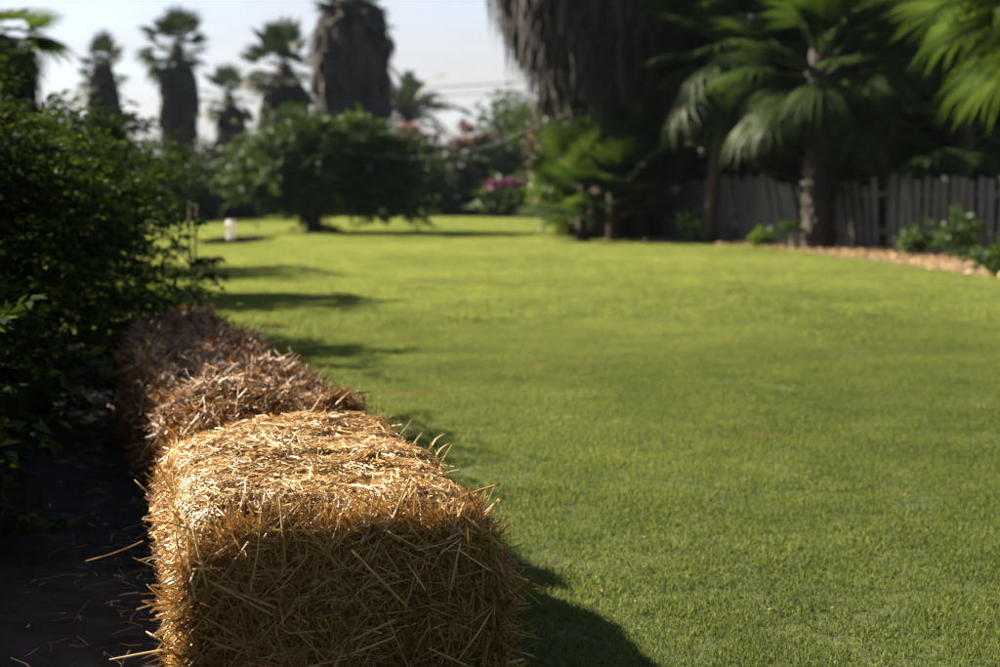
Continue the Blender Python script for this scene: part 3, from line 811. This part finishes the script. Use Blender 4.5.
# the great palm in front of the fence, wrapped in its skirt
palm('massive near palm wrapped in a broad dark skirt of dead fronds', base_at(608, 24.3), 7.4, 0.30, FAN, 30, 1.5, 48,
     [(2.8, 1.15), (3.1, 1.4), (3.8, 1.7), (4.5, 1.95), (5.6, 2.1), (7.3, 1.4)], 10000, 0.85, 0.06, el_lo=-50, spread=0.5, splay=0.12)
RG = 'fan palms along the fence'
palm('fan palm with rough trunk standing before the grey picket fence', base_at(817, 20.1), zat(58, 20.1), 0.17, FAN, 34, 1.05, 49, boots=True, group=RG, el_lo=-32, spread=0.5)
palm('fan palm with slim dark trunk beside the skirted giant', base_at(708, 22.2), zat(40, 22.2), 0.11, FAN, 32, 1.05, 50, group=RG, el_lo=-42, spread=0.4, lean=(0.35, 0))
palm('young fan palm sprouting low at the foot of the skirted giant', base_at(582, 23.9), 0.95, 0.10, FAN[:2], 18, 0.92, 51, group=RG, el_hi=75, el_lo=12, spread=0.5)
palm('third young fan palm, leaning out over the lawn edge before the giant', base_at(612, 23.5), 0.9, 0.10, FAN[:2], 16, 0.85, 57, group=RG, el_hi=75, el_lo=15, spread=0.5)
palm('second young fan palm close to the trunk of the giant', base_at(640, 24.2), 1.15, 0.12, FAN[:2], 18, 0.9, 52, group=RG, el_hi=75, el_lo=5, spread=0.6)
palm('fan palm reaching big leaves over the upright fence boards', base_at(1062, 15.2), zat(-62, 15.2), 0.2, FAN[:2], 30, 1.2, 53, group=RG, el_lo=-28, spread=0.5)
palm('fan palm deep in the shade behind the upright fence boards', base_at(905, 22.5), zat(10, 22.5), 0.2, FAN, 34, 1.15, 54, group=RG, el_lo=-65, spread=0.6)
palm('fan palm between the rough trunk and the slim one, mostly shaded', base_at(772, 24.5), zat(-5, 24.5), 0.2, FAN, 34, 1.2, 56, group=RG, el_lo=-60, spread=0.6)
palm('young fan palm looking over the fence just past the rough trunk', base_at(886, 20.6), 1.75, 0.1, FAN, 22, 0.85, 58, group=RG, el_hi=75, el_lo=-25, spread=0.5)
palm('young fan palm looking over the middle of the upright boards', base_at(962, 19.6), 1.8, 0.1, FAN, 22, 0.85, 59, group=RG, el_hi=75, el_lo=-25, spread=0.5)
palm('tiny fan palm seedling at the foot of the rough trunk', base_at(797, 20.3), 0.12, 0.03, FAN, 4, 0.36, 55, group=RG, el_hi=60, el_lo=15)

# ------------------------------------------------------------------ trees and shrubs behind
def shrub(name, label, px, Y, half_px, top_py, mat, seed, dens=1.0, cat='shrub', group='hedge plants at the far side', dx=0.9, leaf=1.0):
    w = half_px * Y / F_PX; h = zat(top_py, Y)
    blobs = [(0, 0, h * .5, w * .75, w * dx * .8, h * .52), (-w * .45, 0.1, h * .42, w * .55, w * .5, h * .42), (w * .45, -0.1, h * .4, w * .55, w * .5, h * .42), (w * .1, 0, h * .72, w * .5, w * .5, h * .28)]
    n = int(120 * dens)
    return tree(name, label, cat, base_at(px, Y), blobs, mat, seed, n, 9, 8, 0.24 * leaf, 0.12 * leaf, 0.42, 0.06 * h ** .5, h * .3, 14, 3, .5, .2, .5, group)

tree('garden_tree', 'small round tree with several stems out on the lawn', 'tree', base_at(316, 28.2),
     [(0.1, 0, 1.45, 1.5, 1.3, 0.85), (-0.85, 0.3, 1.1, 0.95, 0.9, 0.75), (1.4, 0.5, 1.05, 1.1, 0.9, 0.85), (1.0, 0, 1.9, 0.9, 0.8, 0.45), (-0.1, 0, 1.95, 0.8, 0.8, 0.4), (0.05, 0.1, 0.2, 0.35, 0.35, 0.2)],
     'tree', 61, 260, 11, 10, 0.13, 0.065, 0.3, 0.055, 1.0, 26, 4, 0.4, 0.2, 0.5, None, 0.45)
shrub('shrub', 'dark rounded shrub at the lawn edge behind the white post', 214, 41, 42, 150, 'dark_tree', 62, 1.1)
shrub('shrub', 'low dark hedge plant between the round tree and the feathery bush', 158, 38, 55, 168, 'dark_tree', 63, 1.0)
shrub('shrub', 'wide dark evergreen shrub under the lone palm', 60, 46, 80, 140, 'dark_tree', 64, 1.2)
shrub('shrub', 'dark hedge plant directly behind the round lawn tree', 275, 46, 60, 132, 'tree', 65, 1.2)
shrub('shrub', 'deep green hedge plant below the tallest far palm', 365, 47, 62, 138, 'dark_tree', 66, 1.4)
shrub('shrub', 'dark hedge plant under the feather palm', 425, 49, 52, 142, 'dark_tree', 67, 1.3)
shrub('flowering_shrub', 'rust coloured shrub top below the feather palm', 416, 51, 26, 125, 'rust_shrub', 68, 0.8)
shrub('flowering_shrub', 'rust and pink shrub beside the open sky gap', 466, 53, 30, 126, 'rust_shrub', 69, 0.8)
shrub('leafy_tree', 'airy green tree standing against the open sky', 502, 56, 50, 92, 'tree', 70, 1.0, 'tree', None)
shrub('leafy_tree', 'fuller green tree between the sky gap and the skirted giant', 545, 50, 42, 104, 'tree', 71, 1.2, 'tree', None)
shrub('shrub', 'light green hedge plant catching sun behind the pink flowers', 500, 47, 46, 148, 'pale_shrub', 72, 1.1)
shrub('shrub', 'low clipped shrub at the lawn end below the pink flowers', 525, 44, 45, 182, 'tree', 73, 1.0)
shrub('shrub', 'dark shrub filling the hedge right of the feather palm', 462, 46, 40, 156, 'dark_tree', 74, 1.2)
shrub('flowering_shrub', 'dull red shrub beside the skirt of the giant palm', 560, 38, 22, 112, 'rust_shrub', 75, 0.6)

shrub('shrub', 'bright green shrub under the skirt of the giant palm', 588, 25.6, 40, 128, 'pale_shrub', 76, 0.9, leaf=0.7)
shrub('shrub', 'dark green shrub between the giant palm and the slim trunk', 655, 25.4, 46, 132, 'dark_tree', 77, 1.1, leaf=0.7)
def flowers(label, px, py, Y, seed):
    rg = np.random.default_rng(seed)
    p = at(px, py, Y)
    root = empty('flower_cluster', (p.x, p.y, p.z), label, 'flowers', 'pink flowers in the far hedge')
    V, Q, R, cc = leaf_cloud(rg, [(0, 0, 0, .15, .15, .11)], 9, 5, 6, 0.10, 0.08, 0.1, 0.6, 0.3, 0.4)
    tag(obj('petals', mesh_np('petals', V, Q, R), M['pink'], root), kind='stuff')
    mb = MB(); mb.add(*tube([(0, 0.6, -0.5), (0, 0.3, -0.2), (0, 0, 0)], [0.02, 0.015, 0.01], 5))
    obj('stem', mb.mesh('stem'), M['bark'], root)
flowers('pink flower cluster, middle and largest of three on the far hedge', 507, 182, 42.6, 1)
flowers('pink flower cluster on the far hedge nearest the feather palm', 494, 184, 42.7, 2)
flowers('pink flower cluster on the far hedge nearest the skirted giant', 519, 185, 42.5, 3)
flowers('faint pink flower cluster alone in the dark hedge', 453, 191, 45.6, 4)

TG = 'dark trees behind the fence'
def big_tree(label, px, Y, r, zc, rz, seed, mat='dark_tree', clumps=210):
    h = zc
    blobs = [(0, 0, h, r, r, rz), (-r * .4, -r * .3, h * .7, r * .7, r * .6, rz * .6), (r * .45, -.2, h * .75, r * .7, r * .6, rz * .6), (0, -r * .3, 0.9, r * .95, r * .5, 0.9)]
    return tree('evergreen_tree', label, 'tree', base_at(px, Y), blobs, mat, seed, clumps, 11, 9, 0.22, 0.11, 0.4, 0.16, zc * .6, 18, 1, .5, .2, .45, TG)
big_tree('dark evergreen filling the space beside the slim palm trunk', 672, 29.0, 2.3, 2.6, 2.2, 81)
big_tree('dark evergreen behind the leaning fence boards', 762, 27.0, 2.2, 2.7, 2.3, 82)
big_tree('dark evergreen behind the rough palm trunk', 850, 25.0, 2.1, 2.7, 2.3, 83)
big_tree('dark evergreen behind the upright fence boards', 935, 24.0, 2.2, 2.8, 2.4, 84)
big_tree('dark evergreen at the far end of the upright boards', 1030, 22.5, 2.2, 2.7, 2.4, 85)
big_tree('taller dark tree rising far behind the fence palms', 800, 34.0, 3.6, 4.4, 3.2, 86, clumps=260)
big_tree('tall dark tree closing the view behind the upright boards', 980, 32.0, 3.6, 4.4, 3.2, 87, clumps=260)
big_tree('dark tree behind the skirted giant palm', 615, 33.0, 1.5, 2.2, 1.7, 88, clumps=150)

# unseen evergreen mass, added to keep sky light off the bale front
def sky_light_blocker():
    rg = np.random.default_rng(102)
    mb = MB(); p = (9.4, 12.5)
    for x, y, r, h in [(p[0], p[1], 2.4, 2.8), (9.0, 7.0, 2.6, 3.9), (8.2, 1.5, 2.6, 3.9), (5.6, -2.8, 2.8, 3.9), (1.8, -4.0, 2.8, 3.9), (-2.2, -4.0, 2.8, 3.9), (-6.0, -2.6, 2.6, 3.9)]:
        blobs = [(0, 0, h, r, r, h * .92), (-r * .4, -r * .3, h * .7, r * .7, r * .6, h * .55), (r * .45, -.2, h * .75, r * .7, r * .6, h * .55), (0, -r * .3, 0.9, r * .95, r * .5, 0.9)]
        V, Q, R, cc = leaf_cloud(rg, blobs, 210, 11, 9, 0.22, 0.11, 0.4, .5, .2, .45)
        V[:, 2] = np.maximum(V[:, 2], 0.01)
        mb.add(V + np.array([x, y, 0]), Q, R)
        t = np.linspace(0, 1, 5)
        mb.add(*tube(np.stack([x + 0 * t, y + 0 * t, -0.05 + h * t], 1), 0.2 * (1 - .5 * t), 8), 0.1)
    tag(obj('sky_light_blocker', mb.mesh('sky_light_blocker'), M['dark_tree']), 'unseen evergreen mass added to keep sky light off the bale front', 'light blocker', kind='stuff')
sky_light_blocker()

# low leafy plants on the mulch
def low_plant(label, px, Y, r, h, seed, mat='pale_shrub', leaf=0.11):
    blobs = [(0, 0, h * .55, r, r, h * .5)]
    return tree('leafy_plant', label, 'plant', base_at(px, Y, 0.01), blobs, mat, seed, 16, 5, 6, leaf, leaf * .5, 0.16, 0.012, h * .4, 8, 3, .6, .3, .4, 'low plants on the mulch')
low_plant('leafy weed at the foot of the first upright boards', 912, 18.2, 0.16, 0.38, 91, 'tree')
low_plant('leafy weed clump halfway along the upright boards', 955, 17.2, 0.26, 0.50, 92, 'tree')
low_plant('low green weed on the mulch near the picture edge', 1000, 14.2, 0.25, 0.26, 93, 'tree')
low_plant('bright leafy plant at the mulch tip by the young palms', 575, 25.3, 0.36, 0.42, 94)
low_plant('bright green sprout at the foot of the slim dark trunk', 692, 22.3, 0.12, 0.5, 95)
low_plant('leafy plant under the young palm by the giant', 606, 24.6, 0.3, 0.4, 96)
low_plant('small sprout in front of the leaning boards', 762, 21.2, 0.10, 0.22, 97)

# leaf litter on the mulch (uncountable)
def litter():
    rg = np.random.default_rng(99)
    n = 9000
    poly = np.array(mb_pts)
    def inside(x, y):
        c = np.zeros(len(x), bool); j = len(poly) - 1
        for i in range(len(poly)):
            xi, yi = poly[i]; xj, yj = poly[j]
            c ^= ((yi > y) != (yj > y)) & (x < (xj - xi) * (y - yi) / (yj - yi + 1e-12) + xi); j = i
        return c
    x = rg.uniform(1, 8.6, n * 3); y = rg.uniform(11.5, 28.8, n * 3); k = inside(x, y)
    x, y = x[k][:n], y[k][:n]; n = len(x)
    a = rg.random(n) * 6.28; l = rg.uniform(0.03, 0.10, n); w = l * rg.uniform(.2, .5, n)
    d = unit(np.stack([np.cos(a), np.sin(a), rg.normal(0, .35, n)], 1)); s = unit(np.stack([-np.sin(a), np.cos(a), rg.normal(0, .35, n)], 1))
    c = np.stack([x, y, rg.uniform(0.02, 0.06, n)], 1)
    V = np.stack([c - d * l[:, None] * .5, c + s * w[:, None] * .5, c + d * l[:, None] * .5, c - s * w[:, None] * .5], 1).reshape(-1, 3)
    V[:, 2] = np.maximum(V[:, 2], 0.014)
    o = obj('leaf_litter', mesh_np('leaf_litter', V, np.arange(n)[:, None] * 4 + np.array([[0, 1, 2, 3]]), np.repeat(rg.random(n), 4)), M['litter'])
    tag(o, 'orange brown dry leaves strewn along the mulch strip', 'leaf litter', kind='stuff')
litter()

# ------------------------------------------------------------------ fence
def board_mesh(w, h, t):
    b = 0.006
    xs = [-w / 2, w / 2]
    V = [(-w / 2 + b, -t / 2, 0), (w / 2 - b, -t / 2, 0), (w / 2, -t / 2 + b, 0), (w / 2, t / 2, 0), (-w / 2, t / 2, 0), (-w / 2, -t / 2 + b, 0)]
    top = [(x, y, h - (0.03 if abs(x) > w / 2 - 1e-6 else 0.0)) for x, y, _ in V]
    n = 6; F = [[i, (i + 1) % n, n + (i + 1) % n, n + i] for i in range(n)] + [list(range(n))[::-1], list(range(n, 2 * n))]
    me = bpy.data.meshes.new('board'); me.from_pydata([*V, *top], [], F); me.materials.append(M['fence']); return me
BOARDS = [board_mesh(0.115, h, 0.018) for h in (0.98, 1.02, 1.06)]

def fence(label, p0, p1, step, seed, lean=None, drop=0.0, hscale=1.0):
    rg = np.random.default_rng(seed)
    p0 = Vector((*p0, 0)); p1 = Vector((*p1, 0)); d = (p1 - p0); L = d.length; rz = math.atan2(d.y, d.x)
    root = empty('picket_fence', p0, label, 'fence', 'sections of the grey picket fence', rz)
    n = int(L / step)
    for i in range(n):
        x = (i + .5) * step + rg.normal(0, .008); o = obj('board', BOARDS[int(rg.integers(3))], None, root)
        u = i / max(1, n - 1)
        ln = (lean(u) if lean else 0) + rg.normal(0, .018)
        o.location = (x, rg.normal(0, .006), 0.015 + rg.normal(0, .012))
        o.rotation_euler = (rg.normal(0, .015), ln, 0)
        sc = hscale * rg.uniform(.97, 1.04) * (1 - drop * rg.random())
        o.scale = (rg.uniform(.85, 1.08), 1, sc)
    for z in (0.25, 0.78):
        mb = MB()
        V = np.array([(x, y, zz) for x in (0, L) for y in (0.022, 0.06) for zz in (z, z + .07)])
        mb.add(V, np.array([[0, 1, 3, 2], [4, 6, 7, 5], [0, 4, 5, 1], [2, 3, 7, 6], [0, 2, 6, 4], [1, 5, 7, 3]]))
        obj('rail', mb.mesh('rail'), M['fence'], root)
    for x in np.linspace(0.03, L - 0.03, max(2, int(L / 1.8) + 1)):
        mb = MB()
        V = np.array([(x + a, y, zz) for a in (-.045, .045) for y in (0.063, 0.15) for zz in (-0.05, 1.05 * hscale)])
        mb.add(V, np.array([[0, 1, 3, 2], [4, 6, 7, 5], [0, 4, 5, 1], [2, 3, 7, 6], [0, 2, 6, 4], [1, 5, 7, 3]]))
        obj('post', mb.mesh('post'), M['fence'], root)
    return root
def lerp(a, b, t): return (a[0] + (b[0] - a[0]) * t, a[1] + (b[1] - a[1]) * t)
fa, fb = (3.6, 22.8), (7.3, 16.2)
fence('upright run of grey fence boards past the rough palm trunk', lerp(fa, fb, .5), fb, 0.155, 1)
fence('collapsing fence boards fanned sideways just past the rough trunk', lerp(fa, fb, .285), lerp(fa, fb, .494), 0.145, 2, lambda u: -0.35 + 0.25 * u, 0.1)
fence('leaning fence boards between the slim palm and the rough trunk', fa, lerp(fa, fb, .28), 0.14, 3, lambda u: -0.05 - 0.28 * u, 0.05, 1.06)
fence('far shaded fence run behind the young fan palms', (1.45, 28.2), (3.55, 22.95), 0.15, 4, None, 0.08)

# ------------------------------------------------------------------ small things
def white_post():
    p = base_at(232, 23.7)
    root = empty('garden_post', p, 'short white rounded post standing on the far lawn', 'post')
    mb = MB()
    prof = [(0.0, .085), (.03, .085), (.045, .070), (.24, .065), (.25, .082), (.30, .084), (.335, .066), (.36, .028)]
    mb.add(*tube([(0, 0, z) for z, r in prof], [r for z, r in prof], 16))
    obj('shaft', mb.mesh('shaft', True), M['white'], root)
    mb = MB(); mb.add(*tube([(0, 0, -.02), (0, 0, .03)], [.12, .11], 16)); obj('foot', mb.mesh('foot'), M['white'], root)
    # near-black sheet standing in for a shadow on the grass around it
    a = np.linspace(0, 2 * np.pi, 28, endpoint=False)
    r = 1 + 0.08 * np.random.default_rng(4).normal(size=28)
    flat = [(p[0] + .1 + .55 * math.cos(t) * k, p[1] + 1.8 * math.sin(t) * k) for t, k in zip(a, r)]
    s = flat_poly('shade_ring', flat, 0.042, M['post_shade'])
    tag(s, 'dark sheet standing in for a shadow around the short white post', 'painted shadow')
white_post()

def cable(name, label, pts, r, mat, cat, group=None):
    pts = [Vector(p) for p in pts]
    P = []
    for i in range(len(pts) - 1):
        for k in range(8): P.append(pts[i].lerp(pts[i + 1], k / 8))
    P.append(pts[-1])
    for _ in range(6): P = [P[0]] + [(P[i - 1] + P[i] * 2 + P[i + 1]) / 4 for i in range(1, len(P) - 1)] + [P[-1]]
    V, F = tube([tuple(p) for p in P], [r] * len(P), 6)
    return tag(obj(name, mesh_np(name, V, F, None, True), M[mat]), label, cat, group)
cable('hanging_cable', 'pale cable sagging from the round tree to the skirted giant', [at(330, 147, 27.5), at(365, 154, 27.3), at(405, 158, 27), at(450, 156, 26.5), at(500, 143, 26), at(545, 122, 25.4), at(590, 105, 24.6)], 0.005, 'cable', 'cable')
cable('overhead_wire', 'upper thin wire crossing the gap of open sky', [at(250, 92, 80), at(440, 88, 80), at(640, 74, 80)], 0.03, 'wire', 'wire', 'overhead wires')
cable('overhead_wire', 'lower thin wire crossing the gap of open sky', [at(250, 101, 82), at(440, 96, 82), at(640, 84, 82)], 0.025, 'wire', 'wire', 'overhead wires')

# flecks of straw fallen on the lawn
flk = []
for k in range(3):
    mb = MB(); V, F = tube([(0, -.5, 0), (.06 * (k - 1), 0, .05), (0, .5, 0)], [.09, .1, .06], 5); mb.add(V, F, .7)
    m_ = mb.mesh('straw_fleck'); m_.materials.append(M['straw_old']); flk.append(m_)
for i, (px, py) in enumerate([(511, 489), (770, 510), (789, 560), (781, 581), (771, 628), (832, 626), (558, 575), (602, 608), (636, 619), (646, 551), (508, 505), (540, 640), (905, 505)]):
    Y = CAM_H * F_PX / (py - 190.0)
    p = at(px, py, Y)
    o = obj('straw_fleck', flk[i % 3]); s = rng.uniform(.012, .024)
    o.location = (p.x, p.y, .019); o.rotation_euler = (rng.normal(0, .25), 0, rng.random() * 6.28); o.scale = (s * 1.1, s, s)
    tag(o, 'tiny pale fleck of straw lying on the mown lawn', 'straw', 'flecks of straw on the lawn')

# loose straw and dry leaves dropped on the soil beside the bales (uncountable)
def bed_litter():
    rg = np.random.default_rng(77)
    n = 350
    t = rg.random(n)
    y = 1.4 + 4.2 * t
    edge = np.interp(y, [1.4, 2.1, 2.9, 3.9, 5.6], [-0.50, -0.52, -0.76, -1.03, -1.6])
    x = edge - np.abs(rg.normal(0, 0.14, n)) + 0.03
    a = rg.random(n) * 6.28
    D = np.stack([np.cos(a), np.sin(a), rg.normal(0, 0.12, n)], 1); D = unit(D)
    P = np.stack([x, y, rg.uniform(0.006, 0.02, n)], 1)
    L = 0.015 + 0.09 * rg.random(n) ** 2
    V, Q = straws(P, D, np.tile([0, 0, 1.0], (n, 1)), L, rg.uniform(0.0015, 0.004, n), rg)
    V[:, 2] = np.maximum(V[:, 2], 0.001)
    o = obj('straw_litter', mesh_np('straw_litter', V, Q, np.repeat(rg.random(n), 9)), M['straw_old'])
    tag(o, 'scattered broken straw on the dark soil beside the bales', 'straw litter', kind='stuff')
bed_litter()

# ------------------------------------------------------------------ thin garden haze
V8 = [(x, y, z) for x in (-60, 60) for y in (-14, 100) for z in (-1.0, 13.0)]
hz = bpy.data.meshes.new('haze')
hz.from_pydata(V8, [], [[0, 1, 3, 2], [4, 6, 7, 5], [0, 4, 5, 1], [2, 3, 7, 6], [0, 2, 6, 4], [1, 5, 7, 3]])
hm = bpy.data.materials.new('haze'); hm.use_nodes = True
hn, hl = hm.node_tree.nodes, hm.node_tree.links
hn.clear()
ho = hn.new('ShaderNodeOutputMaterial'); hv = hn.new('ShaderNodeVolumePrincipled')
hv.inputs['Color'].default_value = (0.66, 0.78, 1.0, 1)
hv.inputs['Density'].default_value = 0.00017
hv.inputs['Anisotropy'].default_value = 0.0
hl.new(hv.outputs[0], ho.inputs['Volume'])
tag(obj('haze', hz, hm), 'thin pale haze in the air of the garden', 'haze', kind='stuff')
